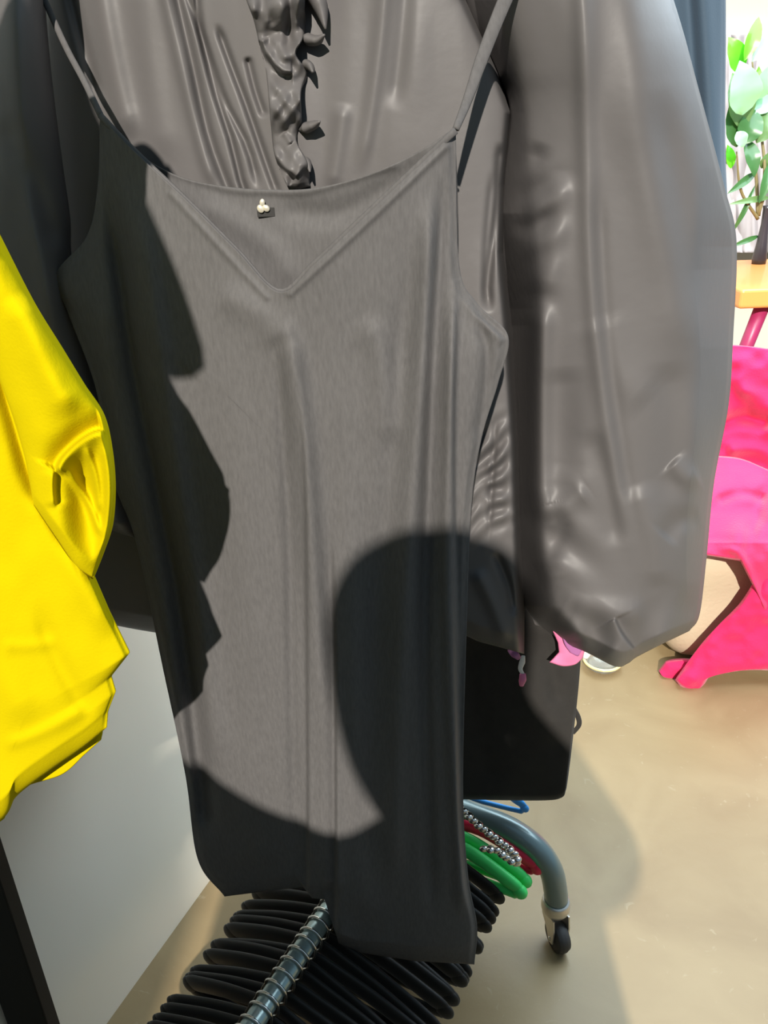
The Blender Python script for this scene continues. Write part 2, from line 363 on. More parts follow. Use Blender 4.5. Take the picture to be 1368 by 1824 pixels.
def hanger(name, label, k, body, hook, tilt, yaw, group=None, z=ZR):
    o = empty(name); o.matrix_world = Matrix.Translation(rp(k, 0, z-0.0005)) @ Matrix.Rotation(RZ+yaw, 4, 'Z') @ Matrix.Rotation(tilt, 4, 'X') @ Matrix.Identity(4)
    tag(o, label, 'hanger', group)
    for nm, me in (('shoulders', body), ('hook', hook)):
        c = bpy.data.objects.new(nm, me); COL.objects.link(c); c.parent = o
    return o
rnd = random.Random(3)
ks = list(np.linspace(-0.10, 0.30, 21))+[0.322, 0.352, 0.366, 0.398, 0.432, 0.447, 0.470]
proto = None
for i, k in enumerate(ks):
    kk = k+rnd.uniform(-0.003, 0.003); yaw = rnd.uniform(-0.05, 0.05)*(1 if k < 0.31 else 1.5); tilt = rnd.uniform(-0.03, 0.03)
    if proto is None:
        proto = hanger('clothes_hanger', 'x', kk, hb, hk, tilt, yaw, 'black hangers on the lower rail'); h = proto
    else:
        h = proto.copy(); COL.objects.link(h)
        for ch in proto.children:
            c = ch.copy(); COL.objects.link(c); c.parent = h
        h.matrix_world = Matrix.Translation(rp(kk, 0, ZR-0.0005)) @ Matrix.Rotation(RZ+yaw, 4, 'Z') @ Matrix.Rotation(tilt, 4, 'X')
    h['label'] = 'black clothes hanger with chrome hook in the packed row on the lower rail'
g_body = hanger_body(0.252, 0.115, 0.010, 0.016); g_body.materials.append(M['h_green'])
r_body = hanger_body(0.268, 0.098, 0.009, 0.014); r_body.materials.append(M['h_red'])
b_body = hanger_body(0.215, 0.040, 0.005, 0.010); b_body.materials.append(M['h_blue'])
hanger('clothes_hanger', 'green plastic hanger, the nearer of two, hanging next to the black ones', 0.488, g_body, hk, 0.0, 0.0, 'green hangers')
hanger('clothes_hanger', 'green plastic hanger with a silver chain along its arm', 0.508, g_body, hk, 0.0, 0.03, 'green hangers')
hanger('clothes_hanger', 'red plastic hanger in front of the foot tube', 0.524, r_body, hk, 0.0, 0.055)
hanger('clothes_hanger', 'blue plastic hanger peeking out behind the foot tube', 0.598, b_body, hk, 0.0, 0.10)
# silver chain lying along the green hanger
ch = empty('silver_chain', tuple(at_y(870, 1480, 1.10))); tag(ch, 'silver bead chain draped over the green hanger', 'chain')
lk = bpy.data.meshes.new('link'); bm = bmesh.new(); bmesh.ops.create_icosphere(bm, subdivisions=2, radius=0.0072); bm.to_mesh(lk); bm.free(); lk.materials.append(M['chrome'])
for p in lk.polygons: p.use_smooth = True
path = [at_y(818, 1437, 1.085), at_y(850, 1468, 1.065), at_y(885, 1495, 1.05), at_y(915, 1520, 1.035), at_y(922, 1538, 1.03), at_y(905, 1530, 1.03), at_y(885, 1515, 1.035), at_y(862, 1512, 1.04)]
for i, p in enumerate(sample(path, 20)):
    o = bpy.data.objects.new('link', lk); COL.objects.link(o); o.parent = ch
    o.matrix_local = Matrix.Translation(Vector(p)-Vector(ch.location)) @ Matrix.Diagonal((1.25, 0.75 if i % 2 else 1.2, 0.9, 1))

# hangers for the clothes on the top rail
top_body = hanger_body(0.20, 0.09, 0.006, 0.012); top_body.materials.append(M['hanger'])
def top_hanger(k, label, yaw=0.2): return hanger('clothes_hanger', label, k, top_body, hk, 0, yaw, 'hangers on the top rail', ZT)

# ------------------------------------------------------------------ slip dress
slip = empty('slip_dress', tuple(rp(0.2, 0, 0.3))); tag(slip, 'long black V-neck slip dress with thin straps hanging at the front of the rack', 'dress')
SP = tilt_plane(0.90, 0.25)
VN = [(178, 205), (235, 265), (330, 355), (420, 445), (497, 520), (560, 470), (650, 385), (740, 300), (812, 232)]
slip_folds = [
    ('r', [(500, 540), (520, 640), (540, 800), (565, 1100), (580, 1300), (585, 1590)], 20, 0.014, 0.12, 0.02),
    ('s', [(528, 640), (543, 850), (547, 1200), (549, 1600)], 30, -0.006, 0.3, 0.01),
    ('s', [(590, 900), (597, 1200), (599, 1690)], 34, -0.009, 0.35, 0.01),
    ('r', [(490, 560), (500, 720), (515, 950), (520, 1250), (528, 1560)], 11, -0.006),
    ('r', [(770, 330), (760, 560), (735, 900), (715, 1200), (700, 1600)], 20, 0.012, 0.1, 0.1),
    ('r', [(790, 300), (775, 560), (762, 900), (757, 1200), (770, 1650)], 12, -0.010, 0.1, 0.1),
    ('r', [(735, 400), (712, 640), (690, 900), (660, 1250), (650, 1600)], 22, -0.008, 0.2, 0.1),
    ('r', [(808, 470), (800, 760), (795, 1000), (805, 1300), (825, 1640)], 12, 0.010, 0.15, 0.05),
    ('s', [(815, 480), (808, 760), (812, 1100), (818, 1500)], 16, 0.005),
    ('r', [(615, 700), (620, 950), (640, 1300), (645, 1650)], 26, 0.006, 0.3, 0.05),
    ('r', [(190, 300), (207, 430), (240, 650), (290, 900), (328, 1110), (372, 1500)], 17, -0.022, 0.15, 0.05),
    ('r', [(232, 300), (262, 500), (300, 760), (345, 1060), (395, 1400)], 24, 0.014, 0.15, 0.1),
    ('r', [(165, 480), (200, 700), (245, 900), (300, 1150), (345, 1480)], 18, 0.010, 0.15, 0.1),
    ('r', [(400, 600), (430, 900), (450, 1200), (462, 1560)], 40, 0.008, 0.3, 0.05),
    ('r', [(380, 520), (460, 560), (500, 620)], 26, 0.006),
    ('r', [(300, 340), (400, 450), (480, 535)], 6, 0.0022, 0.02, 0.02),
    ('r', [(800, 255), (650, 400), (510, 530)], 7, 0.003, 0.02, 0.02),
    ('r', [(640, 560), (680, 640), (700, 800)], 24, 0.006),
    ('r', [(850, 560), (868, 640), (850, 800)], 10, -0.006),
    ('s', [(825, 490), (855, 560), (903, 606)], 14, 0.004, 0.05, 0.05),
]
cloth('front_panel', VN, [(400, 1597), (470, 1588), (540, 1580), (556, 1600), (592, 1604), (603, 1680), (640, 1697), (740, 1712), (845, 1718)],
      [(178, 205), (174, 330), (155, 420), (99, 490), (122, 560), (170, 690), (200, 850), (242, 965), (290, 1190), (330, 1380), (352, 1530), (400, 1597)],
      [(812, 232), (818, 470), (850, 540), (905, 598), (888, 680), (858, 780), (840, 900), (832, 1100), (825, 1400), (834, 1560), (850, 1650), (845, 1718)],
      SP, M['slip'], slip, nu=260, nv=520, bulge=0.030, back=0.016, folds=slip_folds, noise=[(60, 400, 0.003, 1), (130, 130, 0.002, 2)], pw=0.6, sm=(True, False, True, True))
SPB = tilt_plane(0.938, 0.25)
cloth('back_panel', [(180, 200), (225, 252), (270, 290), (330, 318), (400, 332), (480, 338), (560, 335), (640, 316), (710, 288), (770, 255), (811, 226)],
      [(175, 620), (400, 640), (600, 640), (815, 600)], [(180, 200), (182, 330), (178, 480), (175, 620)], [(811, 226), (815, 350), (815, 480), (815, 600)],
      SPB, M['slip'], slip, nu=120, nv=90, bulge=0.006, back=0.002,
      folds=[('r', [(270, 292), (400, 335), (480, 341), (560, 338), (710, 291)], 7, 0.003, 0.02, 0.02), ('r', [(480, 372), (600, 380), (700, 330), (780, 270)], 22, -0.006), ('r', [(340, 350), (480, 440), (520, 520)], 22, 0.005)])
for nm, pts in (('l', [(180, 207), (150, 145), (118, 85), (84, 10), (50, -70), (30, -140)]), ('r', [(812, 230), (832, 180), (862, 95), (900, 0), (935, -75), (955, -140)])):
    P3 = [at_y(u, v, float(SP(np.array(float(u)), np.array(float(v))))-0.004+(0.022*i if i else 0)) for i, (u, v) in enumerate(pts)]
    tube('strap', P3, [0.0035, 0.0065, 0.0075, 0.0075] if nm == 'r' else 0.0036, M['slip'], slip, ry=0.0022, up=(0, 1, 0), n=40)
tube('neckline_binding', [at_y(u, v, float(SP(np.array(float(u)), np.array(float(v))))-0.008) for u, v in VN], 0.0035, M['slip'], slip, ry=0.002, up=(0, 1, 0), n=70)
# small black label with a pale metal charm at the back neck
lc = at_y(474, 378, float(SPB(np.array(474.0), np.array(378.0)))-0.009)
lb = box('label_patch', tuple(lc), (0.020, 0.0016, 0.010), M['label_black'], slip, bev=0.0005); lb['label'] = 'small black neck label'
def blob(name, c, s, m, parent, rz=0, sub=3):
    bm = bmesh.new(); bmesh.ops.create_icosphere(bm, subdivisions=sub, radius=1)
    bmesh.ops.scale(bm, vec=s, verts=bm.verts); bmesh.ops.rotate(bm, cent=(0, 0, 0), matrix=Matrix.Rotation(rz, 3, 'Y'), verts=bm.verts)
    bmesh.ops.translate(bm, vec=c, verts=bm.verts); me = bpy.data.meshes.new(name); bm.to_mesh(me); bm.free()
    for p in me.polygons: p.use_smooth = True
    return link(name, me, m, parent)
for (u, v, sx, sz, rr) in ((467, 361, 0.0030, 0.0042, 0.2), (464, 372, 0.0038, 0.0046, -0.5), (474, 371, 0.0042, 0.0036, 0.6)):
    p = at_y(u, v, lc[1]-0.003); c = blob('charm', tuple(p), (sx, 0.0016, sz), M['pale_metal'], lb, rz=rr); c['label'] = 'pale metal charm'
top_hanger(0.16, 'black hanger carrying the slip dress on the top rail')

# ------------------------------------------------------------------ nylon jacket
jk = empty('nylon_jacket', tuple(rp(0.33, 0, 0.6))); tag(jk, 'charcoal nylon jacket with ruffled front and full balloon sleeves behind the slip dress', 'jacket')
JP = tilt_plane(1.022, 0.25)
def shirr(U, V, s, t):
    m = np.exp(-((V-850)/95)**4)*np.clip((U-780)/40, 0, 1)
    ang = (V+0.9*(U-870))
    w = vnoise(U/60, V/60, 9)*8
    ue = np.interp(V, [-260, 0, 130, 200, 330, 450, 600, 800, 1000, 1145], [770, 824, 882, 905, 893, 889, 903, 915, 921, 928])
    dive = -np.clip(0.018*np.logaddexp(0, (U-ue)/2.0)*2.0, 0, 0.26)
    return dive+m*(0.010*np.sin((ang+w*2)/6.2)*(0.5+0.5*vnoise(U/16, V/40, 4)) - 0.006*np.exp(-((U-880+0.06*(V-800))/5)**2))
body_folds = [
    ('r', [(300, -80), (318, 0), (345, 120), (372, 240), (402, 325), (440, 420)], 8, -0.012, 0.1, 0.1),
    ('r', [(345, -60), (355, 40), (380, 150), (412, 250), (432, 330), (470, 430)], 6, -0.012, 0.1, 0.1),
    ('r', [(320, -40), (365, 80), (400, 180), (440, 260), (462, 340)], 6, -0.009, 0.1, 0.1),
    ('r', [(385, 40), (410, 110), (440, 190), (478, 300), (500, 360)], 6, -0.010, 0.1, 0.1),
    ('r', [(440, 100), (455, 160), (472, 210)], 6, -0.008, 0.1, 0.1),
    ('r', [(285, -60), (300, 20), (330, 150), (360, 270), (385, 340)], 10, 0.006, 0.1, 0.1),
    ('r', [(170, -60), (190, 60), (215, 180), (240, 260)], 22, 0.012), ('r', [(120, -40), (150, 80), (180, 190)], 12, -0.012),
    ('r', [(250, -60), (262, 60), (280, 180), (300, 300)], 25, 0.006),
    ('r', [(690, -80), (678, 60), (660, 200), (640, 320)], 14, 0.006), ('r', [(725, -80), (718, 60), (700, 200)], 14, -0.005),
    ('r', [(612, 180), (602, 260), (590, 340)], 14, 0.005),
    ('r', [(892, 250), (884, 380), (870, 500), (872, 560)], 7, -0.012, 0.1, 0.1), ('r', [(878, 300), (866, 440), (862, 560)], 6, -0.005),
    ('v', [(825, -20), (882, 125), (906, 220), (890, 450)], 10, -0.010, 0.05, 0.05),
    ('r', [(845, 1010), (880, 1080), (905, 1150)], 14, 0.008), ('r', [(880, 980), (905, 1040), (918, 1100)], 8, -0.01)]
cloth('body', [(90, -260), (300, -300), (460, -250), (640, -300), (845, -260)],
      [(90, 1090), (300, 1130), (560, 1150), (780, 1125), (860, 1145), (934, 1165)],
      [(90, -260), (70, 0), (80, 400), (90, 800), (90, 1090)],
      [(845, -260), (890, 0), (930, 130), (950, 240), (945, 450), (942, 620), (936, 900), (934, 1165)],
      JP, M['nylon'], jk, nu=420, nv=520, bulge=0.045, back=0.04, folds=body_folds, noise=[(90, 260, 0.005, 3), (40, 160, 0.002, 5)], extra=shirr, pw=0.5)
def frill(U, V, s, t):
    return 0.012*np.sin(V/15+2*s)*s + 0.010*np.sin(V/26+1.0)*(1-s) + 0.006*vnoise(U/14, V/20, 6)
cloth('ruffled_placket', [(415, -120), (480, -130), (548, -120)], [(512, 332), (532, 336), (552, 332)],
      [(415, -120), (425, -40), (450, 30), (463, 85), (474, 130), (482, 220), (490, 280), (512, 332)],
      [(560, -120), (545, -30), (541, 60), (527, 95), (546, 128), (536, 165), (537, 215), (528, 250), (548, 290), (552, 332)],
      tilt_plane(0.962, 0.25), M['nylon'], jk, nu=80, nv=260, bulge=0.010, back=0.010, extra=frill, pw=0.4,
      folds=[('s', [(462, 70), (475, 100), (500, 128), (522, 130)], 14, -0.010, 0.05, 0.05), ('s', [(478, 268), (496, 292), (528, 318)], 14, -0.010, 0.05, 0.05), ('r', [(518, -40), (516, 50), (508, 105)], 10, -0.014),
             ('r', [(505, 235), (520, 256)], 6, 0.006), ('r', [(460, -20), (478, 20), (490, 50)], 10, -0.008), ('r', [(545, -60), (530, 0), (528, 60)], 8, 0.01)])
for (a, b, c, w) in (((530, -60), (568, 5), (580, 52), 26), ((534, 66), (562, 72), (578, 62), 15), ((540, 112), (552, 118), (557, 128), 12), ((533, 232), (556, 224), (570, 216), 15), ((538, 282), (548, 290), (552, 306), 11)):
    P3 = [at_y(a[0], a[1], 0.960), at_y(b[0], b[1], 0.948), at_y(c[0], c[1], 0.936)]
    tube('ruffle', P3, [0.001, w*0.00040, w*0.00030, 0.001], M['nylon'], jk, ry=[0.001, w*0.00062, w*0.0005, 0.001], up=(0, 1, 0), n=22, seg=16)

def sleeve_shape(U, V, s, t):
    uc = np.interp(V, [0, 200, 550, 900, 1000, 1080, 1140], [900, 935, 962, 958, 968, 985, 1040])
    rec = -np.minimum(0.0030*np.logaddexp(0, (uc-U)/5.0)*5.0, 0.165)*(0.35+0.65*np.clip((V-380)/200, 0, 1))
    ur = np.interp(V, [0, 300, 480, 620, 850, 960, 1090], [1235, 1250, 1240, 1248, 1238, 1225, 1216])
    rec = rec-0.0019*np.logaddexp(0, (U-ur)/7.0)*7.0*(0.15+0.85*np.clip((V-180)/260, 0, 1))
    puck = 0.006*np.sin((V+0.5*U)/11)*np.exp(-((U-965)/34)**2-((V-380)/75)**2)
    puck = puck+0.007*np.sin((V-0.7*U)/15)*np.exp(-((U-990)/60)**2-((V-1010)/120)**2)
    cuff = 0.010*np.sin((U+V*0.2)/13)*np.clip((t-0.93)/0.07, 0, 1)
    return rec+puck+cuff
sleeve_folds = [
    ('r', [(1030, -150), (1040, 50), (1046, 300), (1060, 560), (1085, 760), (1115, 940), (1140, 1040)], 12, 0.010, 0.08, 0.15),
    ('r', [(1062, 300), (1075, 560), (1100, 760), (1130, 950)], 10, -0.008),
    ('r', [(1105, -150), (1125, 60), (1150, 260), (1195, 480), (1225, 700)], 26, 0.012),
    ('r', [(1170, 150), (1215, 380), (1250, 600), (1262, 800)], 18, -0.010),
    ('v', [(1235, 480), (1248, 640), (1240, 760), (1230, 860), (1222, 960), (1225, 1090)], 26, 0.020, 0.2, 0.1),
    ('r', [(962, 520), (958, 700), (960, 880), (975, 930)], 16, 0.028, 0.15, 0.15),
    ('r', [(1000, 300), (990, 420), (968, 540)], 16, 0.012), ('r', [(965, 250), (940, 330), (925, 430)], 14, -0.010),
    ('r', [(950, 900), (985, 915), (1020, 890), (1050, 870)], 14, 0.012), ('r', [(975, 905), (1000, 935), (980, 985), (985, 1030)], 12, -0.012),
    ('r', [(975, 985), (990, 1040), (1040, 1078), (1110, 1092), (1160, 1088)], 15, 0.014, 0.1, 0.15),
    ('r', [(1000, 1085), (1050, 1115), (1090, 1165)], 16, -0.012),
    ('s', [(1095, 1100), (1110, 1130), (1135, 1160), (1160, 1170)], 16, 0.012, 0.05, 0.05),
    ('r', [(1045, 760), (1080, 860), (1100, 980)], 16, -0.008), ('r', [(1130, 860), (1165, 960), (1175, 1050)], 18, 0.010),
    ('r', [(1195, 820), (1225, 850), (1250, 845)], 14, 0.012), ('r', [(1180, 960), (1210, 930), (1250, 925)], 14, -0.010),
    ('r', [(1060, 560), (1100, 660), (1160, 720)], 26, 0.006), ('r', [(1000, 650), (1010, 780), (1005, 860)], 24, -0.008),
    ('r', [(1185, 640), (1200, 760), (1185, 900)], 22, -0.008)]
sleeve_folds = [(f[0], f[1], f[2]*1.45, f[3]*0.72)+tuple(f[4:]) for f in sleeve_folds]
cloth('sleeve', [(770, -260), (900, -290), (1020, -290), (1110, -260)],
      [(925, 1148), (960, 1140), (990, 1142), (1040, 1160), (1095, 1187), (1118, 1182), (1135, 1170), (1180, 1147), (1228, 1124)],
      [(770, -260), (822, 0), (880, 130), (903, 200), (890, 330), (886, 450), (900, 600), (912, 800), (918, 1000), (925, 1148)],
      [(1110, -260), (1200, 0), (1245, 160), (1290, 330), (1312, 430), (1306, 600), (1298, 720), (1272, 860), (1258, 1000), (1246, 1095), (1228, 1124)],
      tilt_plane(1.04, 0.10), M['nylon_sleeve'], jk, nu=380, nv=620, bulge=0.105, back=0.08, folds=sleeve_folds, noise=[(110, 240, 0.007, 11), (60, 140, 0.0022, 12)], extra=sleeve_shape, pw=0.5)
cloth('sleeve', [(-15, -260), (20, -280), (60, -260)], [(185, 938), (212, 950), (240, 958)],
      [(-15, -260), (-20, 200), (-15, 560), (80, 820), (185, 938)],
      [(60, -260), (78, 0), (92, 150), (110, 290), (124, 390), (128, 470), (160, 640), (215, 820), (240, 958)],
      tilt_plane(1.04, -0.05), M['nylon_sleeve'], jk, nu=160, nv=260, bulge=0.07, back=0.02, noise=[(90, 240, 0.008, 21), (40, 110, 0.003, 22)],
      folds=[('r', [(20, -80), (30, 150), (60, 400), (110, 640)], 20, 0.010), ('r', [(0, 200), (60, 330), (110, 450)], 22, -0.010)])
top_hanger(0.30, 'black hanger carrying the nylon jacket on the top rail')

# navy coat behind, top right
nv = cloth('navy_coat', [(900, -260), (1080, -300), (1288, -255)], [(900, 760), (1080, 780), (1285, 770)], [(900, -260), (905, 200), (900, 760)], [(1288, -255), (1293, 0), (1292, 250), (1296, 420), (1285, 770)],
      tilt_plane(1.20, 0.12), M['navy'], None, nu=110, nv=180, bulge=0.03, back=0.03, noise=[(70, 500, 0.006, 31)], folds=[('r', [(1240, -200), (1262, 100), (1280, 420)], 18, 0.010), ('r', [(1210, -200), (1235, 150), (1260, 500)], 14, -0.010)])
tag(nv, 'plain navy coat hanging behind the right balloon sleeve', 'coat')
top_hanger(0.47, 'black hanger carrying the navy coat on the top rail')

# black denim skirt low on the rack
sk = empty('denim_skirt', tuple(at_y(900, 1420, 1.16))); tag(sk, 'black denim skirt hanging low beneath the jacket above the foot tube', 'skirt')
KP = tilt_plane(1.20, 0.18)
cloth('skirt_panel', [(640, 1010), (820, 1010), (1046, 1010)], [(640, 1420), (820, 1424), (960, 1426), (1000, 1421), (1009, 1405)],
      [(640, 1010), (640, 1420)], [(1046, 1010), (1038, 1120), (1031, 1220), (1020, 1320), (1012, 1385), (1009, 1405)],
      KP, M['black_denim'], sk, nu=160, nv=180, bulge=0.018, back=0.02, noise=[(60, 200, 0.005, 41)], pw=0.35,
      folds=[('r', [(930, 1080), (950, 1200), (1000, 1330)], 26, 0.010), ('r', [(960, 1120), (985, 1200), (990, 1260)], 14, -0.006), ('r', [(830, 1120), (860, 1300), (880, 1420)], 30, -0.01)])
tube('belt_loop', [at_y(1022, 1262, 1.135), at_y(1030, 1278, 1.135), at_y(1031, 1292, 1.135), at_y(1020, 1306, 1.135)], 0.0048, M['black_denim'], sk, ry=0.002, up=(0, 1, 0))
# a skirt hanger clip line lifts it from the top rail
tube('hanging_loop', [at_y(800, 1015, 1.19), rp(0.46, 0.0, 1.2), rp(0.46, 0.0, ZT+0.017)], 0.003, M['black_denim'], sk, n=20)

# small pink and white ribbon on the jacket hem and the pink scarf corner
rb = empty('ribbon_tag', tuple(at_y(925, 1165, 1.02))); tag(rb, 'tiny pink and white ribbon dangling from the jacket hem', 'ribbon')
tube('knot', [at_y(908, 1158, 1.03), at_y(915, 1163, 1.02), at_y(924, 1172, 1.02)], [0.004, 0.007, 0.004], M['ribbon_lilac'], rb, n=12)
tube('white_strip', [at_y(932, 1168, 1.015), at_y(930, 1180, 1.015), at_y(927, 1192, 1.015), at_y(933, 1203, 1.015)], [0.0030, 0.0050, 0.0035, 0.0025], M['white_paper'], rb, ry=0.0012, up=(0, 1, 0), n=14)
tube('pink_end', [at_y(931, 1200, 1.015), at_y(931, 1210, 1.012), at_y(929, 1221, 1.015)], [0.005, 0.0062, 0.0035], M['ribbon_pink'], rb, ry=0.0025, up=(0, 1, 0), n=14)
sc = empty('pink_scarf', tuple(at_y(1010, 1165, 1.10))); tag(sc, 'pink and lilac satin scarf corner showing under the balloon sleeve', 'scarf')
cloth('pink_fold', [(985, 1125), (1010, 1125), (1046, 1128)], [(979, 1180), (1003, 1187), (1024, 1184), (1037, 1173)], [(985, 1125), (994, 1145), (996, 1162), (979, 1180)], [(1046, 1128), (1044, 1150), (1037, 1173)],
      tilt_plane(1.07, 0.0), M['ribbon_pink'], sc, nu=40, nv=40, bulge=0.006, back=0.003, noise=[(20, 20, 0.002, 51)], sm=(True, True, False, True))
cloth('lilac_fold', [(1000, 1125), (1046, 1126)], [(1016, 1163), (1029, 1169), (1034, 1163)], [(1000, 1125), (1006, 1148), (1016, 1163)], [(1046, 1126), (1042, 1148), (1034, 1163)],
      tilt_plane(1.055, 0.0), M['ribbon_lilac'], sc, nu=24, nv=24, bulge=0.002, back=0.001)
wt = cloth('white_edge', [(1040, 1128), (1062, 1130)], [(1038, 1173), (1046, 1174), (1056, 1162)], [(1040, 1128), (1042, 1150), (1038, 1173)], [(1062, 1130), (1060, 1150), (1056, 1162)],
      tilt_plane(1.075, 0.0), M['white_paper'], sc, nu=20, nv=24, bulge=0.003, back=0.001)

# ------------------------------------------------------------------ yellow garment
yg = empty('yellow_top', (-0.45, 0.66, 0.85)); tag(yg, 'bright yellow jersey top hanging nearest the camera at the left edge', 'top')
YP = tilt_plane(0.655, 0.20, -0.28)
yf = [('s', [(-20, 570), (0, 650), (35, 770), (60, 850), (100, 930), (150, 1050)], 20, -0.014, 0.05, 0.3),
      ('r', [(60, 860), (100, 950), (150, 1040), (200, 1140)], 22, 0.008),
      ('r', [(60, 1060), (100, 1170), (150, 1260), (165, 1300)], 18, -0.006, 0.3, 0.3),
      ('r', [(-60, 1000), (-20, 1150), (60, 1300)], 40, 0.010),
      ('r', [(0, 1330), (60, 1310), (120, 1280), (160, 1255)], 12, 0.004), ('r', [(0, 1150), (60, 1150), (110, 1140)], 12, 0.002),
      ('r', [(20, 480), (80, 640), (140, 760)], 36, 0.008)]
cloth('body', [(-300, -330), (-220, -370), (-150, -330)], [(-260, 1560), (-120, 1530), (0, 1462), (30, 1418), (90, 1372), (150, 1330), (190, 1296)],
      [(-300, -330), (-270, 300), (-270, 900), (-260, 1560)],
      [(-150, -330), (-135, 0), (-95, 250), (-50, 370), (0, 500), (60, 760), (110, 900), (160, 1010), (195, 1090), (231, 1163), (198, 1205), (206, 1232), (192, 1268), (190, 1296)],
      YP, M['yellow'], yg, nu=240, nv=440, bulge=0.030, back=0.020, folds=yf, noise=[(120, 200, 0.004, 61), (40, 60, 0.0012, 62)], sm=(True, True, True, False))
cloth('hem', [(-200, 1470), (0, 1400), (90, 1340), (170, 1280)], [(-200, 1585), (-10, 1470), (5, 1455), (40, 1405), (110, 1380), (150, 1345), (180, 1318)], [(-200, 1470), (-200, 1585)], [(170, 1280), (182, 1300), (180, 1318)],
      tilt_plane(0.69, 0.20, -0.28), M['yellow'], yg, nu=90, nv=40, bulge=0.010, back=0.008)
def cuffhole(U, V, s, t):
    m = np.exp(-(((U-150-0.10*(V-880))/34)**2)-(((V-900)/95)**2)*1.0)
    return -0.034*m
ysf = [('s', [(98, 838), (110, 815), (135, 790), (162, 772), (184, 766)], 26, 0.016, 0.05, 0.05), ('s', [(98, 836), (97, 870), (100, 905)], 18, 0.006),
       ('r', [(118, 830), (135, 860), (160, 900), (182, 960)], 7, 0.010), ('r', [(150, 790), (170, 850), (178, 920)], 7, 0.008),
       ('r', [(182, 770), (195, 860), (188, 950), (168, 1010)], 9, 0.012), ('r', [(30, 520), (80, 640), (130, 745)], 30, 0.010)]
cloth('sleeve', [(-210, -340), (-170, -350), (-145, -320)], [(60, 900), (100, 960), (135, 1010), (165, 1032)],
      [(-210, -340), (-170, 100), (-100, 420), (0, 680), (40, 800), (60, 900)],
      [(-145, -320), (-130, 0), (-90, 250), (-36, 360), (10, 450), (60, 545), (110, 625), (150, 690), (184, 742), (198, 800), (203, 870), (196, 940), (180, 990), (165, 1032)],
      tilt_plane(0.635, 0.20, -0.28), M['yellow'], yg, nu=220, nv=320, bulge=0.032, back=0.020, folds=ysf, extra=cuffhole, noise=[(70, 120, 0.003, 63), (25, 40, 0.0008, 64)])
yh = top_hanger(-0.15, 'black hanger carrying the yellow top on the top rail')

# cropped top added outside the frame at the left to shade sleeve and dress
ct = empty('shade_top', (-0.5, 0.3, 1.6)); tag(ct, 'unseen dark cropped top added left of the yellow top to cast shade', 'top')
def solid_xz(name, outline, y, th, m, parent, slope=0.0):
    bm = bmesh.new(); f = [bm.verts.new((x, y-th/2-slope*x, z)) for x, z in outline]; b = [bm.verts.new((x, y+th/2-slope*x, z)) for x, z in outline]
    bm.faces.new(f); bm.faces.new(b[::-1]); n = len(f)
    for i in range(n): bm.faces.new((f[i], b[i], b[(i+1) % n], f[(i+1) % n]))
    bmesh.ops.recalc_face_normals(bm, faces=bm.faces); me = bpy.data.meshes.new(name); bm.to_mesh(me); bm.free()
    return link(name, me, m, parent)
ctb = sample([(-0.43, 2.0), (-0.41, 1.93), (-0.345, 1.83), (-0.31, 1.745), (-0.285, 1.66), (-0.277, 1.60), (-0.31, 1.59), (-0.50, 1.60), (-0.66, 1.59), (-0.76, 1.62), (-0.78, 1.80), (-0.72, 1.88), (-0.60, 1.93)], 60)
solid_xz('body', [tuple(p) for p in ctb], 0.30, 0.03, M['navy'], ct)
top_hanger(-0.60, 'black hanger carrying the added shade-casting top on the top rail', 2.05)

# ------------------------------------------------------------------ far right: chair, pink clothes, dish, table, plant
ac = empty('armchair', (1.45, 2.5, 0)); tag(ac, 'cream upholstered low armchair heaped with hot pink clothes', 'armchair')
def puffy(name, c, size, m, parent, bev, amp=0.01, seed=0):
    bm = bmesh.new(); bmesh.ops.create_cube(bm, size=1); bmesh.ops.scale(bm, vec=size, verts=bm.verts)
    bmesh.ops.bevel(bm, geom=bm.edges[:], offset=bev, segments=5, affect='EDGES', profile=0.5)
    bmesh.ops.subdivide_edges(bm, edges=[e for e in bm.edges if e.calc_length() > 0.12], cuts=5, use_grid_fill=True)
    for v in bm.verts:
        n = vnoise(np.array(v.co.x*9), np.array(v.co.z*9+v.co.y*7), seed); v.co += v.co.normalized()*float(n)*amp
    bmesh.ops.translate(bm, vec=c, verts=bm.verts); me = bpy.data.meshes.new(name); bm.to_mesh(me); bm.free()
    for p in me.polygons: p.use_smooth = True
    return link(name, me, m, parent)
puffy('seat', (1.42, 2.40, 0.215), (1.12, 0.86, 0.42), M['cream'], ac, 0.10, 0.010, 1)
puffy('backrest', (1.45, 2.76, 0.47), (1.05, 0.26, 0.60), M['cream'], ac, 0.11, 0.010, 2)
pk1 = cloth('pink_hoodie', [(1262, 640), (1290, 620), (1320, 617), (1400, 628), (1500, 650)], [(1255, 845), (1350, 870), (1500, 870)], [(1262, 640), (1255, 845)], [(1500, 650), (1500, 870)],
      lambda U, V: 2.52-0.00030*(V-620), M['pink'], None, nu=140, nv=140, bulge=0.05, back=0.02, noise=[(50, 40, 0.03, 71), (22, 18, 0.010, 72)],
      folds=[('r', [(1270, 765), (1320, 745), (1380, 760)], 12, -0.04), ('r', [(1300, 660), (1330, 700), (1400, 730)], 18, 0.03), ('r', [(1290, 800), (1340, 800), (1390, 815)], 14, 0.03)])
tag(pk1, 'hot pink fleece hoodie thrown over the chair back, uppermost of the pink clothes', 'hoodie', 'pink clothes on the armchair')
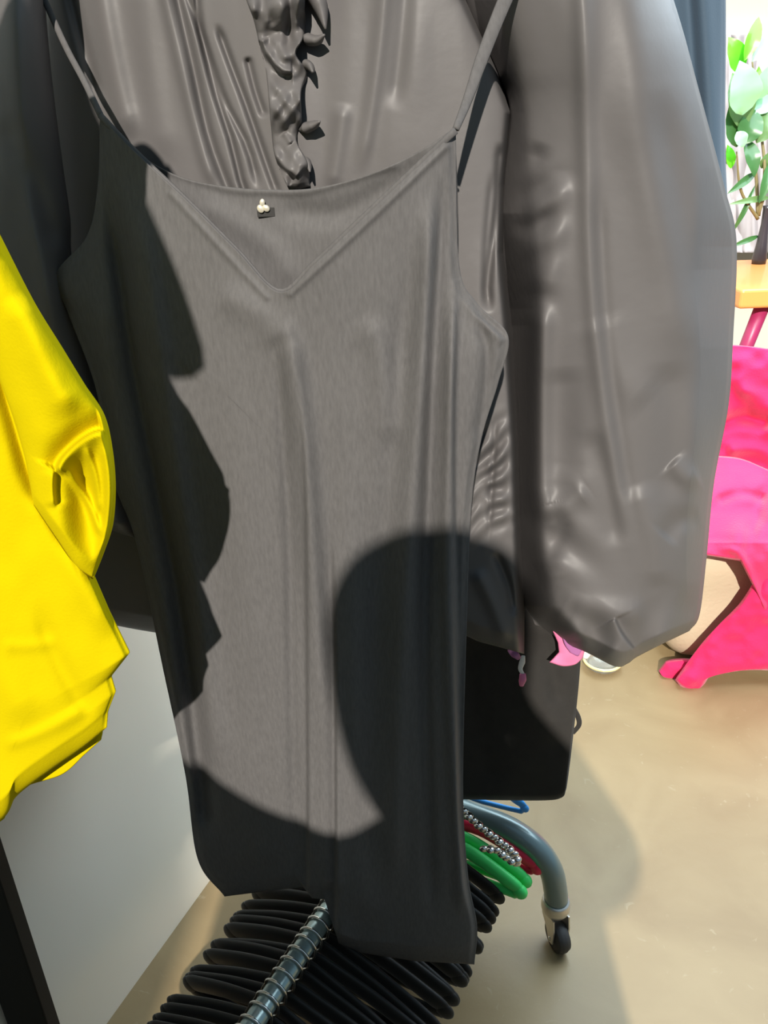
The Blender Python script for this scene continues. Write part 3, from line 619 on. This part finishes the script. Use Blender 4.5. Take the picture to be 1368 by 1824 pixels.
pk2 = cloth('pink_sweater', [(1262, 815), (1290, 815), (1330, 822), (1400, 850), (1500, 870)], [(1235, 985), (1262, 990), (1320, 1000), (1345, 1050), (1368, 1105), (1400, 1150), (1500, 1160)], [(1262, 815), (1250, 900), (1235, 985)], [(1500, 870), (1500, 1160)],
      lambda U, V: np.clip(2.28-0.0024*(V-815), 1.915, 2.4), M['pink_light'], None, nu=160, nv=160, bulge=0.03, back=0.02, noise=[(60, 40, 0.022, 73), (20, 20, 0.006, 74)],
      folds=[('r', [(1270, 895), (1320, 880), (1370, 890)], 10, -0.025), ('r', [(1368, 850), (1345, 930), (1330, 990)], 14, -0.02), ('r', [(1275, 980), (1320, 990), (1368, 1100)], 8, 0.015)], sm=(True, False, True, True))
tag(pk2, 'brighter pink cotton sweater spread over the cream seat front', 'sweater', 'pink clothes on the armchair')
p3 = empty('pink_trousers', (1.1, 1.95, 0)); tag(p3, 'crumpled hot pink trousers with one leg sliding down to the floor', 'trousers', 'pink clothes on the armchair')
def leg_cloth(top, bottom, left, right, sd, y, amp):
    return cloth('trouser_leg', top, bottom, left, right, y, M['pink'], p3, nu=120, nv=140, bulge=amp, back=0.02, noise=[(40, 30, 0.012, sd), (16, 14, 0.004, sd+1)], sm=(True, True, True, True))
def yfl(U, V): return np.clip(1.955-0.0011*(V-1235), 1.93, 2.2)
leg_cloth([(1345, 1035), (1380, 1030), (1440, 1030), (1500, 1040)], [(1203, 1212), (1215, 1226), (1236, 1235), (1252, 1222)], [(1345, 1035), (1318, 1075), (1282, 1112), (1248, 1150), (1203, 1212)], [(1500, 1040), (1500, 1198), (1400, 1196), (1330, 1192), (1275, 1196), (1252, 1222)], 81, lambda U, V: 1.90+0.0*U, 0.03)
leg_cloth([(1185, 1182), (1215, 1180), (1240, 1178)], [(1174, 1196), (1182, 1206), (1200, 1209), (1222, 1206)], [(1185, 1182), (1174, 1196)], [(1240, 1178), (1222, 1206)], 83, lambda U, V: 1.95+0*U, 0.02)

# small glass dish on the floor
dc = at_z(1072, 1188, 0); gd = empty('glass_dish', tuple(dc)); tag(gd, 'small round clear glass dish with a pale yellow rim on the floor', 'dish')
def lathe(name, prof, c, m, parent, seg=40):
    V = []; Fc = []; n = len(prof)
    for i in range(seg):
        a = 2*pi*i/seg
        for r_, z_ in prof: V.append((c[0]+r_*cos(a), c[1]+r_*sin(a), c[2]+z_))
    for i in range(seg):
        j = (i+1) % seg
        for k in range(n-1): Fc.append((i*n+k, j*n+k, j*n+k+1, i*n+k+1))
    me = bpy.data.meshes.new(name); me.from_pydata(V, [], Fc); me.update()
    for p in me.polygons: p.use_smooth = True
    return link(name, me, m, parent)
lathe('bowl', [(0.0, 0.001), (0.040, 0.001), (0.052, 0.012), (0.057, 0.024), (0.054, 0.024), (0.048, 0.013), (0.038, 0.006), (0.0, 0.006)], dc, M['glass'], gd)
tube('rim', [dc+[0.056*cos(a), 0.056*sin(a), 0.026] for a in np.linspace(0, 2*pi, 33)], 0.0045, M['rimyellow'], gd, n=64, seg=10)
blob('liquid', tuple(dc+[0, 0, 0.010]), (0.046, 0.046, 0.0035), M['glass'], gd)

# pale crumpled curtain behind the plant
cu = cloth('curtain', [(1180, 60), (1300, 62), (1420, 60), (1600, 62)], [(1180, 445), (1320, 450), (1600, 450)], [(1180, 60), (1180, 445)], [(1600, 62), (1600, 450)],
      lambda U, V: 4.9+0.0*U, M['curtain'], None, nu=120, nv=90, bulge=0.0, back=0.01, noise=[(22, 60, 0.10, 91), (9, 40, 0.035, 92)])
tag(cu, 'pale lilac-white curtain bunched behind the green plant', 'curtain')
# orange table
tb = empty('orange_table', (2.1, 3.4, 0)); tag(tb, 'bright orange high table with slanted magenta legs behind the pink clothes', 'table')
zt = float(at_y(1340, 515, 2.95)[2]); th = zt-float(at_y(1340, 550, 2.95)[2])
box('tabletop', (2.12, 3.40, zt-th/2), (1.5, 0.90, th), M['orange'], tb, bev=0.012, seg=3)
l0 = at_y(1359, 545, 3.02); l1 = at_y(1329, 620, 3.02); dz = (l1-l0); l2 = l0+dz*(l0[2]/(l0[2]-l1[2]))
for sx, yy in ((1, 3.02), (1, 3.78), (-1, 3.02), (-1, 3.78)):
    a = np.array([l0[0], yy, zt-th+0.005]); b = np.array([l2[0], yy, 0.012])
    if sx < 0: a[0] = 4.24-a[0]; b[0] = 4.24-b[0]
    lg = tube('leg', [a, b], [0.028, 0.020], M['magenta'], tb, seg=20, smooth_path=False, n=6); lg['label'] = 'slanted magenta leg'

# plant in a slim black vase on the table
pb = at_z(1351, 470, zt); pb[2] = zt
pl = empty('leafy_plant', tuple(pb)); tag(pl, 'green leafy branches in a slim black vase on the orange table', 'plant')
lathe('vase', [(0.0, 0.0), (0.030, 0.0), (0.032, 0.02), (0.024, 0.08), (0.016, 0.17), (0.017, 0.235), (0.020, 0.25), (0.015, 0.25), (0.012, 0.17), (0.0, 0.10)], pb, M['vase'], pl)
PYY = float(pb[1])
def stemP(pts): return [at_y(u, v, PYY+dy) for u, v, dy in pts]
for pts in ([(1350, 385, 0), (1345, 300, 0.02), (1322, 230, 0), (1312, 150, -0.05)], [(1351, 385, 0), (1362, 300, 0), (1350, 200, 0.05), (1340, 110, 0)],
            [(1350, 385, 0), (1375, 300, 0), (1395, 200, 0), (1400, 100, 0)], [(1350, 390, 0), (1320, 340, -0.03), (1312, 270, -0.06)]):
    tube('stem', stemP(pts), [0.008, 0.006, 0.003], M['stem'], pl, n=20, seg=8)
def leaf(b, t, w, m, bend=0.12, ty=0.0, roll=0.0):
    """b, t: base and tip (u, v, y offset); w: half-width in metres"""
    B = at_y(b[0], b[1], PYY+b[2]); T = at_y(t[0], t[1], PYY+t[2]); ax = T-B; L = np.linalg.norm(ax); ax /= L
    nrm = np.array([sin(roll), -cos(roll), 0.25]); sd = np.cross(ax, nrm); sd /= np.linalg.norm(sd); nr = np.cross(sd, ax)
    if nr[1] > 0: nr = -nr
    n = 11; V = []; 
    for i in range(n):
        q = i/(n-1); ww = w*(sin(pi*q**0.85)**0.8 if 0 < q < 1 else 0.02); c = B+ax*L*q+nr*(bend*L*sin(pi*q)) + nr*0
        for sgn, f in ((-1, 1), (-0.5, 0.55), (0, 0), (0.5, 0.55), (1, 1)):
            V.append(c+sd*ww*sgn+nr*(0.25*ww*f+0.06*w*sin(q*17+sgn)*f))
    Fc = [(i*5+j, i*5+j+1, (i+1)*5+j+1, (i+1)*5+j) for i in range(n-1) for j in range(4)]
    V = np.array(V); nv_ = len(V); V = np.vstack([V, V-nr*0.0012]); Fc = Fc+[tuple(x+nv_ for x in f[::-1]) for f in Fc]
    me = bpy.data.meshes.new('leaf'); me.from_pydata([tuple(v) for v in V], [], Fc); me.update()
    for p in me.polygons: p.use_smooth = True
    link('leaf', me, m, pl)
LV = [((1326, 108, -0.05), (1352, 30, 0), 0.030, 'leaf_bright'), ((1318, 130, 0.02), (1298, 66, 0), 0.045, 'leaf_bright'), ((1322, 205, -0.08), (1318, 108, -0.12), 0.072, 'leaf_mint'),
      ((1322, 230, -0.02), (1305, 130, 0.0), 0.060, 'leaf_sage'), ((1338, 190, 0), (1352, 118, 0.02), 0.026, 'leaf_bright'), ((1345, 178, -0.06), (1376, 112, -0.1), 0.040, 'leaf_mint'),
      ((1332, 196, 0), (1375, 178, 0.05), 0.045, 'leaf_mint'), ((1312, 262, 0), (1300, 185, 0), 0.050, 'leaf_dark'), ((1320, 258, -0.03), (1348, 195, 0), 0.055, 'leaf_dark'),
      ((1348, 255, 0), (1375, 190, 0.03), 0.050, 'leaf_sage'), ((1330, 250, 0), (1344, 315, -0.05), 0.034, 'leaf_dark'), ((1312, 235, -0.1), (1325, 262, -0.1), 0.030, 'leaf_mint'),
      ((1345, 308, 0), (1296, 345, -0.05), 0.018, 'leaf_dark'), ((1372, 290, 0), (1352, 362, -0.05), 0.026, 'leaf_dark'), ((1372, 352, 0), (1298, 364, -0.03), 0.014, 'leaf_sage'),
      ((1356, 300, 0.02), (1372, 270, 0), 0.024, 'leaf_sage'), ((1345, 330, 0), (1300, 420, 0), 0.012, 'leaf_dark'), ((1352, 420, 0.03), (1300, 440, 0), 0.012, 'leaf_dark'),
      ((1302, 300, 0), (1296, 258, 0), 0.022, 'leaf_bright'), ((1388, 120, 0), (1400, 30, 0), 0.050, 'leaf_bright'), ((1395, 200, 0), (1440, 150, 0), 0.060, 'leaf_sage'),
      ((1395, 230, 0), (1450, 230, 0.05), 0.050, 'leaf_dark'), ((1385, 280, 0), (1430, 310, 0), 0.045, 'leaf_sage'), ((1340, 110, 0), (1378, 55, 0.08), 0.034, 'leaf_mint'), ((1398, 110, 0), (1450, 70, 0), 0.050, 'leaf_mint')]
for b, t, w, m in LV: leaf(b, t, w*0.98, M[m], bend=0.10)

# ------------------------------------------------------------------ the person taking the picture (behind the camera; casts the shadow on the clothes)
def skin_obj(name, joints, edges, sub=2, root=0):
    me = bpy.data.meshes.new(name); me.from_pydata([j[0] for j in joints], edges, []); o = bpy.data.objects.new(name, me); COL.objects.link(o)
    md = o.modifiers.new('skin', 'SKIN'); md.use_smooth_shade = True
    for i, j in enumerate(joints):
        r = j[1]; me.skin_vertices[0].data[i].radius = (r, r) if not hasattr(r, '__len__') else r
        me.skin_vertices[0].data[i].use_root = (i == root)
    o.modifiers.new('sub', 'SUBSURF').levels = sub; o.modifiers['sub'].render_levels = sub
    bpy.context.view_layer.update(); dg = bpy.context.evaluated_depsgraph_get()
    m2 = bpy.data.meshes.new_from_object(o.evaluated_get(dg)); bpy.data.objects.remove(o); m2.name = name
    for p in m2.polygons: p.use_smooth = True
    return m2
PX, PYc = -0.10, -0.38
J = []; E_ = []
def jn(p, r, par=None):
    J.append((p, r)); i = len(J)-1
    if par is not None: E_.append((par, i))
    return i
pel = jn((PX+0.02, PYc, 0.92), 0.155); wa = jn((PX+0.02, PYc, 1.03), 0.135, pel); chs = jn((PX+0.03, PYc, 1.16), 0.145, wa); nk0 = jn((PX, PYc, 1.31), 0.065, chs); nk = jn((PX, PYc+0.01, 1.41), 0.055, nk0)
hd0 = jn((PX, PYc+0.02, 1.53), 0.075, nk); hd1 = jn((PX, PYc+0.015, 1.62), 0.088, hd0); hd2 = jn((PX, PYc, 1.69), 0.06, hd1)
sr = jn((PX+0.18, PYc, 1.265), 0.095, chs); er1 = jn((PX+0.31, PYc-0.01, 1.06), 0.095, sr); er = jn((PX+0.385, PYc+0.02, 0.90), 0.115, er1); fr = jn((PX+0.27, PYc+0.17, 1.12), 0.070, er); wr_ = jn((0.075, -0.125, 1.27), 0.030, fr); hr = jn((0.055, -0.075, 1.32), 0.032, wr_)
sl = jn((PX-0.14, PYc, 1.18), 0.070, chs); el1 = jn((PX-0.28, PYc-0.01, 1.26), 0.055, sl); el2 = jn((PX-0.43, PYc+0.0, 1.36), 0.052, el1); fl = jn((PX-0.50, PYc+0.06, 1.26), 0.042, el2); wl_ = jn((PX-0.50, PYc+0.10, 1.15), 0.030, fl); hl = jn((PX-0.49, PYc+0.12, 1.08), 0.030, wl_)
for sgn in (-1, 1):
    hp = jn((PX+0.02+sgn*0.10, PYc, 0.82), 0.10, pel); kn = jn((PX+0.02+sgn*0.11, PYc+0.01, 0.48), 0.062, hp); an = jn((PX+0.02+sgn*0.12, PYc-0.02, 0.09), 0.042, kn); to = jn((PX+0.02+sgn*0.14, PYc+0.14, 0.045), 0.040, an)
hx = Vector((0.055, -0.075, 1.32))
for i, (dx, dz, L_) in enumerate(((0.026, 0.012, 0.055), (0.030, -0.006, 0.06), (0.028, -0.024, 0.055), (0.022, -0.040, 0.045))):
    a = jn((hx.x+dx*0.6, hx.y+0.012, hx.z+dz+0.03), 0.0095, hr); b = jn((hx.x+dx*0.3-0.006, hx.y+0.040, hx.z+dz+0.045), 0.0085, a); jn((hx.x+dx*0.1-0.028, hx.y+0.050, hx.z+dz+0.052), 0.0075, b)
a = jn((hx.x-0.030, hx.y-0.005, hx.z+0.010), 0.011, hr); jn((hx.x-0.055, hx.y+0.022, hx.z+0.030), 0.009, a)
hx = Vector(J[hl][0])
for i in range(4):
    a = jn((hx.x-0.030+i*0.020, hx.y+0.006, hx.z-0.040), 0.009, hl); b = jn((hx.x-0.032+i*0.021, hx.y+0.012, hx.z-0.068), 0.008, a); jn((hx.x-0.033+i*0.021, hx.y+0.002, hx.z-0.088), 0.007, b)
a = jn((hx.x+0.034, hx.y+0.012, hx.z-0.010), 0.010, hl); jn((hx.x+0.046, hx.y+0.020, hx.z-0.035), 0.008, a)
pm = skin_obj('person_body', J, E_)
for m_ in ('coat', 'trouser', 'skin', 'rubber'): pm.materials.append(M[m_])
for p in pm.polygons:
    c = p.center
    if c.z > 1.43 and abs(c.x-PX) < 0.13: mi = 2
    elif (c.y > -0.13 and c.z > 1.2) or (c.x < PX-0.42 and c.y > PYc+0.09 and c.z < 1.15): mi = 2
    elif c.z < 0.10: mi = 3
    elif c.z < 0.80: mi = 1
    else: mi = 0
    p.material_index = mi
pr = empty('person', (PX, PYc, 0)); tag(pr, 'person in a dark coat standing behind the camera, one arm raised, holding a phone', 'person')
link('body', pm, None, pr)
hm = bpy.data.meshes.new('hair'); bm = bmesh.new(); bmesh.ops.create_icosphere(bm, subdivisions=4, radius=1)
for v in bm.verts:
    x, y, z = v.co; k = max(0, -z)
    v.co = Vector((PX+0.012+math.copysign(abs(x)**0.8, x)*0.148, PYc-0.022+y*0.098, 1.60+(abs(z)**0.9*0.165 if z > 0 else z*0.34)))
bm.to_mesh(hm); bm.free()
for p in hm.polygons: p.use_smooth = True
link('hair', hm, M['hair'], pr)
lathe('coat_skirt', [(0.22, 1.14), (0.31, 0.98), (0.33, 0.82), (0.345, 0.70), (0.37, 0.58), (0.36, 0.58), (0.31, 0.80), (0.20, 1.14)], np.array([PX+0.02, PYc, 0]), M['coat'], pr)
for sgn in (-1, 1): blob('eye', (PX+sgn*0.032, PYc+0.098, 1.62), (0.011, 0.008, 0.011), M['white_paper'], pr)
blob('nose', (PX, PYc+0.112, 1.595), (0.011, 0.016, 0.020), M['skin'], pr)
blob('mouth', (PX, PYc+0.098, 1.555), (0.022, 0.008, 0.006), M['ribbon_pink'], pr)
ph = box('smartphone', (0.0, 0, 0), (0.074, 0.008, 0.150), M['black_paint'], None, bev=0.003)
ph.matrix_world = Matrix.Translation(Vector((0.022, -0.040, 1.385))) @ Matrix.Rotation(-PITCH, 4, 'X'); tag(ph, 'black smartphone held up in the right hand', 'phone')
# bag added beside the person to shade the lower left of the dress
sb = empty('shade_bag', (-0.42, PYc, 0.85)); tag(sb, 'unseen dark bag added at the left side of the person to cast shade', 'bag')
bo = sample([(-0.265, 1.12), (-0.30, 1.19), (-0.40, 1.24), (-0.50, 1.27), (-0.56, 1.22), (-0.58, 1.00), (-0.56, 0.78), (-0.45, 0.72), (-0.32, 0.74), (-0.265, 0.86), (-0.262, 1.0)], 50)
solid_xz('pouch', [tuple(p) for p in bo], PYc+0.01, 0.10, M['trouser'], sb)
tube('strap', [(-0.42, PYc+0.01, 1.20), (-0.44, PYc, 1.31), (-0.50, PYc, 1.33), (-0.53, PYc, 1.20)], 0.010, M['trouser'], sb, n=30)
